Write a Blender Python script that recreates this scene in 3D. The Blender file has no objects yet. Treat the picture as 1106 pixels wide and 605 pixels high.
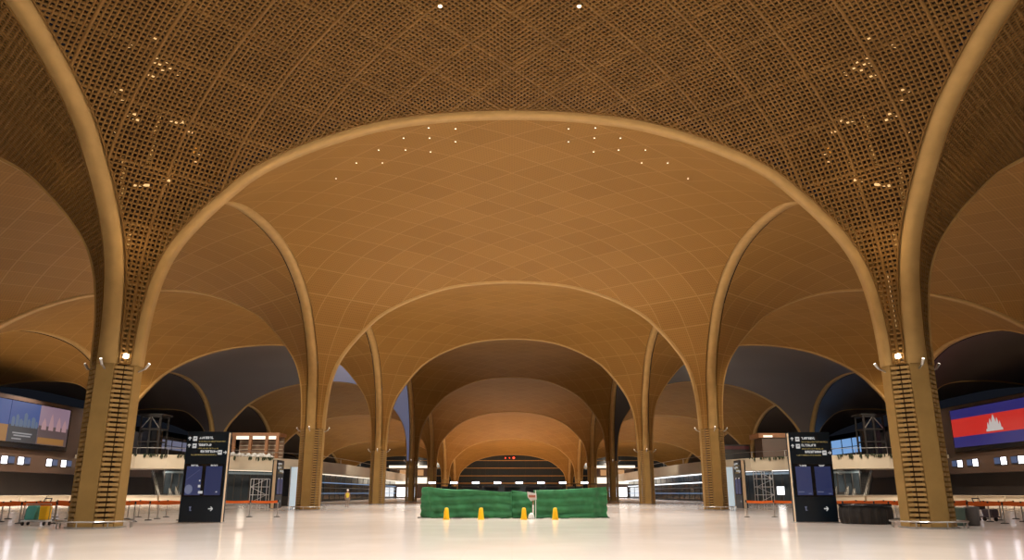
import bpy, math, random
import numpy as np
from mathutils import Vector, Matrix
random.seed(7)
sc = bpy.context.scene
COL = sc.collection
R = math.radians

# ------------------------------------------------------------------ materials
def srgb(r, g, b):
    f = lambda c: (c/12.92 if c <= 0.04045 else ((c+0.055)/1.055)**2.4)
    return (f(r/255), f(g/255), f(b/255), 1)

def mat(name, col, rough=0.6, metal=0.0, emit=None, estr=0.0, noise=0.0, nscale=3.0, coord='Object', bump=0.0):
    m = bpy.data.materials.new(name); m.use_nodes = True
    nt = m.node_tree; b = nt.nodes['Principled BSDF']
    b.inputs['Base Color'].default_value = col
    b.inputs['Roughness'].default_value = rough
    b.inputs['Metallic'].default_value = metal
    if emit is not None:
        b.inputs['Emission Color'].default_value = emit
        b.inputs['Emission Strength'].default_value = estr
    if noise > 0 or bump > 0:
        tc = nt.nodes.new('ShaderNodeTexCoord'); n = nt.nodes.new('ShaderNodeTexNoise')
        n.inputs['Scale'].default_value = nscale; n.inputs['Detail'].default_value = 4
        nt.links.new(tc.outputs[coord], n.inputs['Vector'])
        if noise > 0:
            r = nt.nodes.new('ShaderNodeValToRGB')
            lo = tuple(max(0, c*(1-noise)) for c in col[:3])+(1,); hi = tuple(min(1, c*(1+noise)) for c in col[:3])+(1,)
            r.color_ramp.elements[0].color = lo; r.color_ramp.elements[0].position = .3
            r.color_ramp.elements[1].color = hi; r.color_ramp.elements[1].position = .7
            nt.links.new(n.outputs['Fac'], r.inputs['Fac']); nt.links.new(r.outputs['Color'], b.inputs['Base Color'])
        if bump > 0:
            bp = nt.nodes.new('ShaderNodeBump'); bp.inputs['Strength'].default_value = bump; bp.inputs['Distance'].default_value = .02
            nt.links.new(n.outputs['Fac'], bp.inputs['Height']); nt.links.new(bp.outputs['Normal'], b.inputs['Normal'])
    return m

M = {}
M['lattice'] = mat('lattice_bronze', (.19,.098,.027,1), .45, .25, noise=.12, nscale=.6)
M['rib'] = mat('rib_gold', (.38,.235,.08,1), .45, .2, noise=.08, nscale=1.5)
M['rib_lit'] = mat('rib_gold_lit', (.46,.285,.105,1), .5, .1, noise=.08, nscale=1.5)  # shaft rib gold, lightened to paint in the light on arch soffits
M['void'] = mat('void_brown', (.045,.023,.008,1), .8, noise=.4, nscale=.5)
M['core'] = mat('core_gold', (.10,.05,.016,1), .35, .6, noise=.3, nscale=2)
M['bar'] = mat('bar_gold', (.44,.275,.105,1), .4, .25, noise=.12, nscale=3)
M['strut'] = mat('strut_gold', (.85,.55,.2,1), .22, .9)
M['steel'] = mat('steel', (.5,.48,.46,1), .3, .8)
M['dark_steel'] = mat('dark_steel', (.03,.027,.026,1), .5, .4)
M['navy'] = mat('navy_panel', srgb(18,33,46), .3)
M['black'] = mat('black_gloss', (.006,.007,.01,1), .25)
M['cream'] = mat('cream_edge', srgb(222,200,168), .5)
M['fascia'] = mat('fascia_cream', (.62,.54,.42,1), .6, noise=.06, nscale=.3)
M['counter'] = mat('counter_cream', (.72,.62,.48,1), .4, noise=.05, nscale=.6)
M['brown'] = mat('brown_panel', (.085,.05,.035,1), .45, noise=.1, nscale=.4)
M['darkwall'] = mat('dark_wall', (.022,.015,.012,1), .6, noise=.2, nscale=.3)
M['green'] = mat('green_fabric', srgb(46,116,70), .75, noise=.25, nscale=1.3, bump=.2)
M['yellow'] = mat('yellow_plastic', srgb(250,196,20), .45)
M['orange'] = mat('orange_belt', srgb(240,112,30), .6)
M['whitep'] = mat('white_plastic', (.75,.75,.75,1), .4)
M['teal'] = mat('teal_plastic', srgb(90,175,165), .5)
M['grey'] = mat('grey_plastic', (.16,.15,.15,1), .5)
M['purple'] = mat('dark_purple', (.05,.035,.05,1), .6)
M['rubber'] = mat('rubber_black', (.018,.014,.012,1), .7, noise=.3, nscale=4)
M['skin'] = mat('skin', (.45,.26,.17,1), .6)
M['hivis'] = mat('hivis_yellow', srgb(225,205,60), .7)
M['trousers'] = mat('trousers_grey', (.25,.2,.17,1), .8)
M['helmet'] = mat('helmet_white', (.8,.8,.78,1), .35)
M['bluegrey'] = mat('bluegrey_panel', (.2,.27,.33,1), .3, noise=.15, nscale=.4)
M['glassdark'] = mat('dark_glass', (.035,.045,.055,1), .08)
M['glassblue'] = mat('blue_glass', (.06,.085,.11,1), .12, noise=.3, nscale=.25)
M['paleblue'] = mat('pale_blue_glow', (.5,.6,.68,1), .4, emit=(.62,.8,.92,1), estr=.38)  # emission added so the hoarding looks brightly lit
M['brick'] = mat('upper_wall', (.24,.15,.1,1), .7, noise=.3, nscale=1)
M['wood'] = mat('warm_wood', (.28,.12,.045,1), .5, noise=.2, nscale=1)
M['leaf'] = mat('leaf_green', (.03,.042,.018,1), .7, noise=.4, nscale=4)
M['escalator'] = mat('escalator_dark', (.06,.055,.05,1), .35, .3)
M['balustrade'] = mat('balustrade_glass', (.42,.4,.36,1), .12, .1)
M['scaffold'] = mat('scaffold_white', (.75,.8,.85,1), .4)
M['vaultshade'] = mat('vault_painted_shade', (.06,.042,.03,1), .45)  # darkness of the unlit side vaults put into the colour
def em(name, col, s): return mat(name, (.02,.02,.02,1), .5, emit=col, estr=s)
M['lamp'] = em('lamp_white', (1,.86,.68,1), 12)
M['tube'] = em('glint_warm', (1,.6,.24,1), 1.1)  # emission painting the glints behind the lattice
M['lampdim'] = em('lamp_small', (1,.88,.72,1), 3)
M['lampcool'] = em('lamp_cool', (.92,.9,1,1), 5)
M['skylight'] = mat('skylight_dusk', (.1,.1,.12,1), .3, emit=(.42,.44,.72,1), estr=.2)
M['skylightdim'] = mat('skylight_dim', (.10,.075,.06,1), .45, emit=(.42,.44,.62,1), estr=.004)
M['litwhite'] = em('lit_white', (.95,.97,1,1), 2.2)
M['litwarm'] = em('lit_warm', (1,.86,.66,1), 1.4)
M['litorange'] = em('lit_orange', (1,.5,.2,1), .5)
M['litblue'] = em('lit_blue_line', (.35,.6,1,1), .45)
M['duskblue'] = em('dusk_sky', (.22,.45,.85,1), .75)
M['lavender'] = em('dusk_lavender', (.4,.42,.62,1), .3)
M['text'] = em('sign_white', (.9,.88,.85,1), .55)
M['textyellow'] = em('sign_yellow', (.62,.46,.16,1), .42)
M['scrblue'] = em('screen_navy', srgb(30,42,84), .8)
M['scrblue2'] = em('screen_slate', srgb(44,52,92), .8)
M['scrline'] = em('screen_grey_line', srgb(110,115,140), .8)
M['redlamp'] = em('red_lamp', (1,.05,.02,1), 4)
M['flagblue'] = em('flag_blue', srgb(40,38,112), .75)
M['flagred'] = em('flag_red', srgb(205,42,36), .8)
M['flagwhite'] = em('flag_white', srgb(205,195,190), .75)
M['monitor'] = em('monitor_blue', srgb(70,90,130), .7)
M['cityblue'] = em('city_sky', srgb(40,82,160), .55)
M['citydark'] = em('city_dark', srgb(42,46,58), .55)
M['citygrey'] = em('city_building', srgb(96,120,150), .55)
M['citypink'] = em('city_dusk', srgb(170,140,160), .55)
M['cityrose'] = em('city_towers', srgb(205,160,165), .55)
M['citygold'] = em('city_gold', srgb(205,140,60), .4)
M['citybrown'] = em('city_brown', srgb(98,76,80), .55)
M['cityhaze'] = em('screen_caption', srgb(170,170,175), .6)

def ceil_material():
    m = bpy.data.materials.new('ceiling_bronze_panels'); m.use_nodes = True
    nt = m.node_tree; N = nt.nodes; L = nt.links; b = N['Principled BSDF']
    b.inputs['Roughness'].default_value = .55; b.inputs['Metallic'].default_value = .1; b.inputs['Specular IOR Level'].default_value = .06
    uv = N.new('ShaderNodeUVMap'); sep = N.new('ShaderNodeSeparateXYZ'); L.new(uv.outputs['UV'], sep.inputs[0])
    def ma(op, a, bb=None, c=None):
        n = N.new('ShaderNodeMath'); n.operation = op
        for i, v in enumerate((a, bb, c)):
            if v is None: continue
            if isinstance(v, (int, float)): n.inputs[i].default_value = v
            else: L.new(v, n.inputs[i])
        return n.outputs[0]
    def line(src, per, wid):     # 1 on a line of the given width round multiples of per
        f = ma('PINGPONG', src, per/2)
        return ma('LESS_THAN', f, wid/2)
    sU = line(sep.outputs[0], 3.6, .17); sV = line(sep.outputs[1], 3.6, .17)
    seam = ma('MAXIMUM', sU, sV)
    hU = ma('SUBTRACT', 1.0, line(sep.outputs[0], .3, .15)); hV = ma('SUBTRACT', 1.0, line(sep.outputs[1], .3, .15))
    hole = ma('MULTIPLY', ma('MULTIPLY', hU, hV), ma('SUBTRACT', 1.0, seam))
    cu = ma('FLOOR', ma('DIVIDE', sep.outputs[0], 3.6)); cv = ma('FLOOR', ma('DIVIDE', sep.outputs[1], 3.6))
    cmb = N.new('ShaderNodeCombineXYZ'); L.new(cu, cmb.inputs[0]); L.new(cv, cmb.inputs[1])
    wn = N.new('ShaderNodeTexWhiteNoise'); wn.noise_dimensions = '2D'; L.new(cmb.outputs[0], wn.inputs['Vector'])
    def mix(f, a, bcol):
        n = N.new('ShaderNodeMix'); n.data_type = 'RGBA'
        for i, v in ((6, a), (7, bcol)):
            if isinstance(v, tuple): n.inputs[i].default_value = v
            else: L.new(v, n.inputs[i])
        L.new(f, n.inputs[0]) if not isinstance(f, float) else setattr(n.inputs[0], 'default_value', f)
        return n.outputs[2]
    base = mix(wn.outputs['Value'], (.275,.142,.034,1), (.31,.161,.040,1))
    c1 = mix(ma('MULTIPLY', hole, .35), base, (.13,.065,.022,1))
    c2 = mix(ma('MULTIPLY', seam, .4), c1, (.42,.245,.09,1))
    L.new(c2, b.inputs['Base Color'])
    return m
M['ceil'] = ceil_material()
for n_ in ('lattice', 'rib', 'rib_lit', 'bar'): M[n_].node_tree.nodes['Principled BSDF'].inputs['Specular IOR Level'].default_value = .1

def floor_material():
    m = bpy.data.materials.new('floor_polished_stone'); m.use_nodes = True
    nt = m.node_tree; N = nt.nodes; L = nt.links; b = N['Principled BSDF']
    tc = N.new('ShaderNodeTexCoord'); br = N.new('ShaderNodeTexBrick'); br.offset = 0
    br.inputs['Scale'].default_value = 1; br.inputs['Brick Width'].default_value = 1.2; br.inputs['Row Height'].default_value = 1.2
    br.inputs['Mortar Size'].default_value = .006; br.inputs['Color1'].default_value = (.77,.69,.62,1); br.inputs['Color2'].default_value = (.76,.68,.61,1)
    br.inputs['Mortar'].default_value = (.72,.64,.57,1)
    L.new(tc.outputs['Object'], br.inputs['Vector'])
    n = N.new('ShaderNodeTexNoise'); n.inputs['Scale'].default_value = .35; n.inputs['Detail'].default_value = 5
    L.new(tc.outputs['Object'], n.inputs['Vector'])
    mr = N.new('ShaderNodeMapRange'); mr.inputs[3].default_value = .1; mr.inputs[4].default_value = .17
    L.new(n.outputs['Fac'], mr.inputs[0]); L.new(mr.outputs[0], b.inputs['Roughness'])
    L.new(br.outputs['Color'], b.inputs['Base Color'])
    b.inputs['IOR'].default_value = 1.45; b.inputs['Specular IOR Level'].default_value = .3
    return m
M['floor'] = floor_material()

# ------------------------------------------------------------------ mesh builder
class MB:
    def __init__(s): s.v = []; s.f = []
    def add(s, vs, fs):
        o = len(s.v); s.v += [tuple(v) for v in vs]; s.f += [tuple(i+o for i in f) for f in fs]; return s
    def box(s, c, d, rz=0.0, rot=None):
        hx, hy, hz = d[0]/2, d[1]/2, d[2]/2
        vs = [Vector((x, y, z)) for x in (-hx, hx) for y in (-hy, hy) for z in (-hz, hz)]
        m = rot if rot is not None else Matrix.Rotation(rz, 3, 'Z')
        vs = [m @ v + Vector(c) for v in vs]
        return s.add(vs, [(0,1,3,2),(4,6,7,5),(0,4,5,1),(2,3,7,6),(0,2,6,4),(1,5,7,3)])
    def bar(s, a, b, w, h=None):
        a, b = Vector(a), Vector(b); h = h or w
        d = b-a; q = d.to_track_quat('Z', 'Y').to_matrix()
        return s.box((a+b)/2, (w, h, d.length), rot=q)
    def tube(s, pts, r, n=8, cap=True):
        pts = [Vector(p) for p in pts]; rr = r if isinstance(r, (list, tuple)) else [r]*len(pts)
        vs = []; fs = []
        for i, p in enumerate(pts):
            t = (pts[min(i+1, len(pts)-1)]-pts[max(i-1, 0)])
            if t.length < 1e-6: t = Vector((0,0,1))
            m = t.to_track_quat('Z', 'Y').to_matrix()
            for k in range(n):
                a = 2*math.pi*k/n
                vs.append(p + m @ Vector((math.cos(a)*rr[i], math.sin(a)*rr[i], 0)))
        for i in range(len(pts)-1):
            for k in range(n):
                fs.append((i*n+k, i*n+(k+1) % n, (i+1)*n+(k+1) % n, (i+1)*n+k))
        if cap: fs.append(tuple(range(n))[::-1]); fs.append(tuple((len(pts)-1)*n+k for k in range(n)))
        return s.add(vs, fs)
    def lathe(s, prof, n=16, c=(0,0,0)):
        vs = []; fs = []
        for (r, z) in prof:
            for k in range(n):
                a = 2*math.pi*k/n; vs.append((c[0]+r*math.cos(a), c[1]+r*math.sin(a), c[2]+z))
        for i in range(len(prof)-1):
            for k in range(n): fs.append((i*n+k, i*n+(k+1) % n, (i+1)*n+(k+1) % n, (i+1)*n+k))
        fs.append(tuple(range(n))[::-1]); fs.append(tuple((len(prof)-1)*n+k for k in range(n)))
        return s.add(vs, fs)
    def prism(s, pts, y0, y1, axis='Y'):      # pts in (x,z), extruded along y; axis X: pts in (y,z)
        n = len(pts)
        g = (lambda a, b, t: (a, t, b)) if axis == 'Y' else (lambda a, b, t: (t, a, b))
        if axis == 'Z': g = lambda a, b, t: (a, b, t)
        vs = [g(a, b, y0) for a, b in pts]+[g(a, b, y1) for a, b in pts]
        fs = [tuple(range(n)), tuple(range(2*n-1, n-1, -1))]+[(i, (i+1) % n, n+(i+1) % n, n+i) for i in range(n)]
        return s.add(vs, fs)
    def build(s, name, m, parent=None, loc=None, smooth=False, bevel=0):
        me = bpy.data.meshes.new(name); me.from_pydata(s.v, [], s.f); me.update()
        import bmesh
        bm = bmesh.new(); bm.from_mesh(me); bmesh.ops.recalc_face_normals(bm, faces=bm.faces); bm.to_mesh(me); bm.free()
        return link(name, me, m, parent, loc, smooth, bevel)

def link(name, me, m, parent=None, loc=None, smooth=False, bevel=0):
    o = bpy.data.objects.new(name, me); COL.objects.link(o)
    me.materials.append(m if not isinstance(m, str) else M[m])
    if smooth: me.polygons.foreach_set('use_smooth', [True]*len(me.polygons))
    if bevel:
        b = o.modifiers.new('bevel', 'BEVEL'); b.width = bevel; b.segments = 2; b.limit_method = 'ANGLE'
    if parent: o.parent = parent
    if loc: o.location = loc
    return o

def tag(o, label=None, cat=None, group=None, kind=None):
    if label: o['label'] = label
    if cat: o['category'] = cat
    if group: o['group'] = group
    if kind: o['kind'] = kind
    return o
def thing(name, label, cat, loc=(0,0,0), rz=0, group=None):
    o = bpy.data.objects.new(name, None); COL.objects.link(o); o.location = loc; o.rotation_euler.z = rz
    o.empty_display_size = .3
    return tag(o, label, cat, group)
def struct(o, label=None, cat=None): return tag(o, label, cat, None, 'structure')
def copy_tree(o, parent=None):
    c = o.copy(); COL.objects.link(c)
    if parent: c.parent = parent
    for ch in o.children: copy_tree(ch, c)
    return c
ORD = ['first','second','third','fourth','fifth','sixth','seventh','eighth','ninth','tenth']

# ------------------------------------------------------------------ vault geometry
S = 36.0; HALF = 18.0; W = .40; HS = 7.0
ROWS = [35+36*i for i in range(7)]           # column rows going away from the camera
HY = [(-1,19.6),(35,19.6),(71,20.8),(107,22.3),(143,22.1),(179,19.35),(215,15.7),(251,13.1)]
def Hfield(X, Y):
    h = np.interp(Y, [a for a, _ in HY], [b for _, b in HY])
    ax = np.abs(X)
    k = np.interp(ax, [18,27,36,45,54,59,64,72,80], [0,.3,.9,1.55,2.3,3.4,5.0,6.5,7.0])
    return h-k*np.clip((h-7)/15.0, 0, 1.1)
def HSf(Y): return HS*np.clip(np.interp(Y, [a for a, _ in HY], [b for _, b in HY])/19.3, 0, 1)**1.7
ctrl = [(1.0,6.0),(1.0,7.0),(1.05,8.4),(1.18,9.8),(1.45,11.2),(1.95,12.5),(2.75,13.7),(4.0,15.1),(5.75,16.65),(8.4,17.98),(11.5,18.98),(14.6,19.45),(18.0,19.6),(21.4,19.45)]
def catmull(P, n=40):
    out = []
    P = np.array(P)
    for i in range(1, len(P)-2):
        p0, p1, p2, p3 = P[i-1], P[i], P[i+1], P[i+2]
        for t in np.linspace(0, 1, n, endpoint=False):
            out.append(.5*((2*p1)+(-p0+p2)*t+(2*p0-5*p1+4*p2-p3)*t*t+(-p0+3*p1-3*p2+p3)*t**3))
    out.append(P[-2]); return np.array(out)
prof = catmull(ctrl); prof[:,0] = np.maximum.accumulate(prof[:,0]+np.arange(len(prof))*1e-7)
PF = np.clip((prof[:,1]-HS)/12.6, 0, 1); PF[0] = 0
def A(p): return np.interp(p, prof[:,0], PF)
def g(p): return np.where(p > 10, p-np.square(np.maximum(p-10, 0))/16, p)
SL = .0142
def Fs(s):
    x = np.where(s > 10, 10+8-np.sqrt(np.maximum(64-16*(np.minimum(s, 14)-10), 0)), s)
    d = np.maximum(s-14, 0)
    return np.where(s <= 14, A(x), 1+SL*d*(1-d/27.4))
# master table along the diagonal: shaft, flare, crown
cS = np.full(40, 1.0+W); fS = np.zeros(40); zS = np.linspace(0, 7, 40)
kF = prof[:,0] <= 10; kF[0] = False
cF = prof[kF,0]+W; fF = PF[kF]
cC = np.linspace(float(cF[-1]), 36, 200)[1:]; fC = Fs(g(cC/2)*2-W)
TC = np.concatenate([cS, cF, cC]); TF = np.concatenate([fS, fF, fC]); TZ = np.concatenate([zS, np.full(len(cF)+len(cC), 7.0)])
zref = np.where(TF > 0, HS+12.6*TF, TZ)
TM = np.concatenate([[0], np.cumsum(np.sqrt((np.diff(TC)/math.sqrt(2))**2+np.diff(zref)**2)+1e-6)])
MSH = float(np.interp(39, np.arange(len(TM)), TM))     # m at the top of the shaft
def c_of(m): return np.interp(m, TM, TC)
def m_of_c(c): return np.interp(c, TC[40:], TM[40:])
def pos(m, d, X0, Y0, sx, sy):
    m = np.asarray(m, float); d = np.asarray(d, float)
    c = c_of(m); p = (c+d)/2; q = (c-d)/2
    inner = c <= 10+W
    F = np.where(inner, np.interp(m, TM, TF), Fs(g(p)+g(q)-W))
    X = sx*p; Y = sy*q
    H = Hfield(X0+X, Y0+Y)
    hs = HSf(Y0+Y); z = np.where(F <= 1e-6, np.interp(m, TM, TZ)*hs/HS, hs+(H-hs)*F)
    return np.stack([X, Y, z], -1)
def nrm(v): return v/np.maximum(np.linalg.norm(v, axis=-1, keepdims=True), 1e-9)
def normal(m, d, *a):
    e = .02
    dm = pos(m+e, d, *a)-pos(m-e, d, *a); dd = pos(m, d+e, *a)-pos(m, d-e, *a)
    n = nrm(np.cross(dm, dd)); s = np.sign(n @ np.array([-a[2], -a[3], 1.0])); s[s == 0] = 1
    return n*s[..., None]
class NB:                                   # numpy strip builder
    def __init__(s): s.v = []; s.f = []; s.n = 0
    def strip(s, P, B, N, hw, dep):
        n = len(P)
        V = np.concatenate([P-B*hw, P+B*hw, P+B*hw+N*dep, P-B*hw+N*dep]); i = np.arange(n-1)+s.n
        s.f.append(np.concatenate([np.stack([i+a*n, i+a*n+1, i+b*n+1, i+b*n], 1) for a, b in ((0,1),(1,2),(3,0))]))
        s.v.append(V); s.n += 4*n
    def build(s, name, m, parent=None, loc=None):
        V = np.concatenate(s.v); Fc = np.concatenate(s.f)
        me = bpy.data.meshes.new(name); me.vertices.add(len(V)); me.vertices.foreach_set('co', V.astype(np.float32).ravel())
        me.loops.add(Fc.size); me.loops.foreach_set('vertex_index', Fc.astype(np.int32).ravel())
        me.polygons.add(len(Fc)); me.polygons.foreach_set('loop_start', np.arange(0, Fc.size, 4, dtype=np.int32))
        me.update(calc_edges=True); me.validate()
        return link(name, me, m, parent, loc)

# rung positions: from the crown down
def rung_list():
    out = [36.0-.3]; ms = []
    m = float(m_of_c(36.0)); c = 36.0
    while m > .3:
        lo = max(m-.225, 0)
        cl = float(c_of(lo))
        if c-cl > .3: lo = float(m_of_c(c-.3))
        m = lo; c = float(c_of(m)); ms.append(m)
    return ms
RUNGS = rung_list()
def lattice(nb, m0, m1, X0, Y0, sx, sy, gap=.13, hw=.046, dep=.055, shaft=False):
    a = (X0, Y0, sx, sy)
    for k, m in enumerate(RUNGS):
        if not (m0 <= m <= m1): continue
        c = float(c_of(m)); dm = min(c-2*W-2*gap, 36-c)
        if dm < .05: continue
        n = max(2, int(dm*2/.7)+1)
        d = np.linspace(-dm, dm, n); mm = np.full(n, m)
        P = pos(mm, d, *a); N = normal(mm, d, *a); T = nrm(np.gradient(P, axis=0)); B = nrm(np.cross(N, T))
        seam = (k+1) % 12 == 0 and not shaft
        nb.strip(P, B, N, hw*1.8 if seam else hw*(1.35 if m < MSH+6 else 1.12), dep)
    for j in range(-60, 61):
        dj = .3*j
        if shaft and j != 0: continue
        ca = max(abs(dj)+2*W+gap*2, 0); cb = 36-abs(dj)
        ma = float(m_of_c(ca)) if ca > 1+W+.02 else 0.0
        mb = float(m_of_c(cb)); lo = max(ma, m0); hi = min(mb, m1)
        if abs(j) in (1, 2) : lo = max(lo, MSH+1.5)
        if hi-lo < .3: continue
        n = max(2, int((hi-lo)/.45)+2)
        mm = np.linspace(lo, hi, n); d = np.full(n, dj)
        P = pos(mm, d, *a); N = normal(mm, d, *a); T = nrm(np.gradient(P, axis=0)); B = nrm(np.cross(N, T))
        nb.strip(P, B, N, hw*1.6 if j % 12 == 0 and not shaft else hw*.86, dep+.004)
    for sg in (-1, 1):                      # border bars beside the ribs
        mm = np.linspace(max(m0, .1), float(m_of_c(18+W)), 70); d = sg*(c_of(mm)-2*W-2*gap)
        P = pos(mm, d, *a); N = normal(mm, d*.98, *a); T = nrm(np.gradient(P, axis=0)); B = nrm(np.cross(N, T))
        nb.strip(P, B, N, hw, dep+.004)

def solid(m0, X0, Y0, sx, sy, off=0.0, mname='ceil', name='ceiling', qcut=None):
    a = (X0, Y0, sx, sy)
    ms = np.concatenate([np.linspace(m0, float(m_of_c(6)), 16), m_of_c(np.linspace(6, 18+W+.1, 16))[1:], m_of_c(np.linspace(18+W+.1, 35.999, 18))[1:]])
    n = 21; V = []; UV = []
    for m in ms:
        c = float(c_of(m)); dm = min(c-2*W-.2, 36-c); d = np.linspace(-dm, dm, n); mm = np.full(n, m)
        P = pos(mm, d, *a)
        if off: P = P+normal(mm, d, *a)*off
        V.append(P)
        wv = c if c > 6 else 6-(float(m_of_c(6))-m)*math.sqrt(2)
        UV.append(np.stack([d, np.full(n, wv)], 1))
    V = np.concatenate(V); UV = np.concatenate(UV); r = len(ms)
    F = [(i*n+k, i*n+k+1, (i+1)*n+k+1, (i+1)*n+k) for i in range(r-1) for k in range(n-1)]
    me = bpy.data.meshes.new(name); me.from_pydata([tuple(v) for v in V], [], F)
    u = me.uv_layers.new(name='UVMap')
    li = np.empty(len(me.loops), np.int32); me.loops.foreach_get('vertex_index', li)
    u.data.foreach_set('uv', UV[li].astype(np.float32).ravel())
    o = link(name, me, mname, None, (X0, Y0, 0), smooth=True)
    return struct(o)

COLUMNS = []
for r, Y in enumerate(ROWS):
    for X in (-54, -18, 18, 54):
        COLUMNS.append((r, X, Y))

# floor
fl = MB().box((0, 110, -.1), (190, 320, .2)).build('floor', 'floor'); struct(fl)

# vault surfaces
for r, X, Y in COLUMNS:
    for sx in (-1, 1):
        for sy in (-1, 1):
            if r == 0 and abs(X) == 54 and (sy == -1 or sx*X > 0): continue
            near = (r == 0 and sy == -1)
            if near:
                nb = NB(); lattice(nb, MSH+.02, float(m_of_c(36)), X, Y, sx, sy)
                struct(nb.build('ceiling', 'lattice', None, (X, Y, 0)))
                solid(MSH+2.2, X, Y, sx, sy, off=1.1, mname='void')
            else:
                mn = 'ceil'
                if X == 54 and sx == 1 or X == -54 and sx == -1 and (r > 2 or r == 2 and sy == 1): mn = 'vaultshade'  # outer vaults coloured dark to stand for missing light
                # the side bays between the third and fourth rows are glazed: dusk sky shows through
                if (r == 2 and sy == 1 or r == 3 and sy == -1) and (abs(X) == 18 and sx*X > 0 or abs(X) == 54 and sx*X < 0):
                    mn = 'skylight' if X == -18 and r == 3 else ('vaultshade' if X == 18 and r == 3 else 'skylightdim')
                solid(MSH, X, Y, sx, sy, mname=mn)
# dummy quadrants from row zero are behind the camera and left out

# arch ribs (trims): along x in each row plane, along y between rows
trimn = [0]
def rib_pts(X0, Y0, dx, dy, pmax=HALF, n=60):
    mask = prof[:,1] >= 7.0
    pp = prof[mask,0]; ff = PF[mask]
    keep = pp <= pmax+1e-6; pp = pp[keep]; ff = ff[keep]
    idx = np.unique(np.linspace(0, len(pp)-1, n).astype(int)); pp = pp[idx]; ff = ff[idx]
    X = X0+dx*pp; Y = Y0+dy*pp; H = Hfield(X, Y)
    hs = HSf(Y); z = hs+(H-hs)*ff
    return np.stack([X, Y, z], 1)
def make_arch(P, lat, mname):
    T = nrm(np.gradient(P, axis=0)); B = np.tile(np.array(lat, float), (len(P), 1))
    N = nrm(np.cross(B, T)); 
    # N away from the room: upward over the arch
    s = np.sign(N[len(N)//2, 2]) or 1; N = N*s
    nb = NB(); nb.strip(P-N*.05, B, N, W-.01, .42)
    trimn[0] += 1
    o = nb.build('trim_%d' % trimn[0], mname)
    struct(o)
for r, Y in enumerate(ROWS):
    mname = 'rib_lit'
    spans = [(-18, 18), (-54, -18), (18, 54)] + ([(-90, -54), (54, 90)] if r > 0 else [])
    for xa, xb in spans:
        P1 = rib_pts(xa, Y, 1, 0); P2 = rib_pts(xb, Y, -1, 0)
        if abs(xa) == 90: P1 = P1[-1:]
        if abs(xb) == 90: P2 = P2[-1:]
        make_arch(np.concatenate([P1, P2[::-1][1:]]) if len(P2) > 1 and len(P1) > 1 else (P2[::-1] if len(P2) > 1 else P1), (0,1,0), mname)
for X in (-54, -18, 18, 54):
    if abs(X) == 18: make_arch(rib_pts(X, 35, 0, -1)[::-1], (1,0,0), 'rib_lit')
    for r in range(6):
        if abs(X) == 54 and r == 0:
            P = rib_pts(X, ROWS[1], 0, -1)[::-1]
        else:
            P1 = rib_pts(X, ROWS[r], 0, 1); P2 = rib_pts(X, ROWS[r+1], 0, -1)
            P = np.concatenate([P1, P2[::-1][1:]])
        make_arch(P, (1,0,0), 'rib_lit')

# ------------------------------------------------------------------ columns
mb = MB(); rot45 = Matrix.Rotation(R(-45), 3, 'Z')
for i in range(33):
    for sg in (-1, 1):
        c_ = Vector((.685, .685, .12+.21*i))+rot45 @ Vector((sg*.205, 0, 0))
        mb.box(c_, (.36, .05, .125), rot=rot45)
gr0 = mb.build('grille', 'bar')
GR = gr0.data; bpy.data.objects.remove(gr0)
mb = MB().box((1.0-.14, 0, 3.52), (.30, 2*W-.02, 6.96)); rb0 = mb.build('shaft_rib', 'rib'); RB = rb0.data; bpy.data.objects.remove(rb0)
oc = lambda r: [(r*math.cos(R(22.5+45*k)), r*math.sin(R(22.5+45*k))) for k in range(8)]
mb = MB().prism(oc(.62), 0.05, 7.6, 'Z'); o = mb.build('core', 'core'); CORE = o.data; bpy.data.objects.remove(o)
mb = MB().prism(oc(1.2), 0, .06, 'Z'); o = mb.build('base_plate', 'steel'); BASE = o.data; bpy.data.objects.remove(o)
def ring(r, z, n=28): return [(r*math.cos(2*math.pi*k/n), r*math.sin(2*math.pi*k/n), z) for k in range(n+1)]
mb = MB().tube(ring(1.52, .28), .035, 6)
for k in range(8): a = 2*math.pi*k/8; mb.tube([(1.52*math.cos(a), 1.52*math.sin(a), 0), (1.52*math.cos(a), 1.52*math.sin(a), .28)], .03, 6)
o = mb.build('guard_rail', 'steel'); RAIL = o.data; bpy.data.objects.remove(o)
mb = MB().bar((1.0,0,6.75), (1.32,0,6.9), .06).tube([(1.30,0,6.88),(1.46,0,7.12)], [.05,.07], 10); o = mb.build('spotlight', 'steel'); SPOT = o.data; bpy.data.objects.remove(o)
mb = MB().tube([(1.455,0,7.112),(1.475,0,7.142)], [.05,.05], 10); o = mb.build('lens', 'lampdim'); LENS = o.data; bpy.data.objects.remove(o)
def inst(name, me, parent, rz=0):
    o = bpy.data.objects.new(name, me); COL.objects.link(o); o.parent = parent; o.rotation_euler.z = rz; return o
sidew = {-54: 'outer left', -18: 'inner left', 18: 'inner right', 54: 'outer right'}
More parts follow.
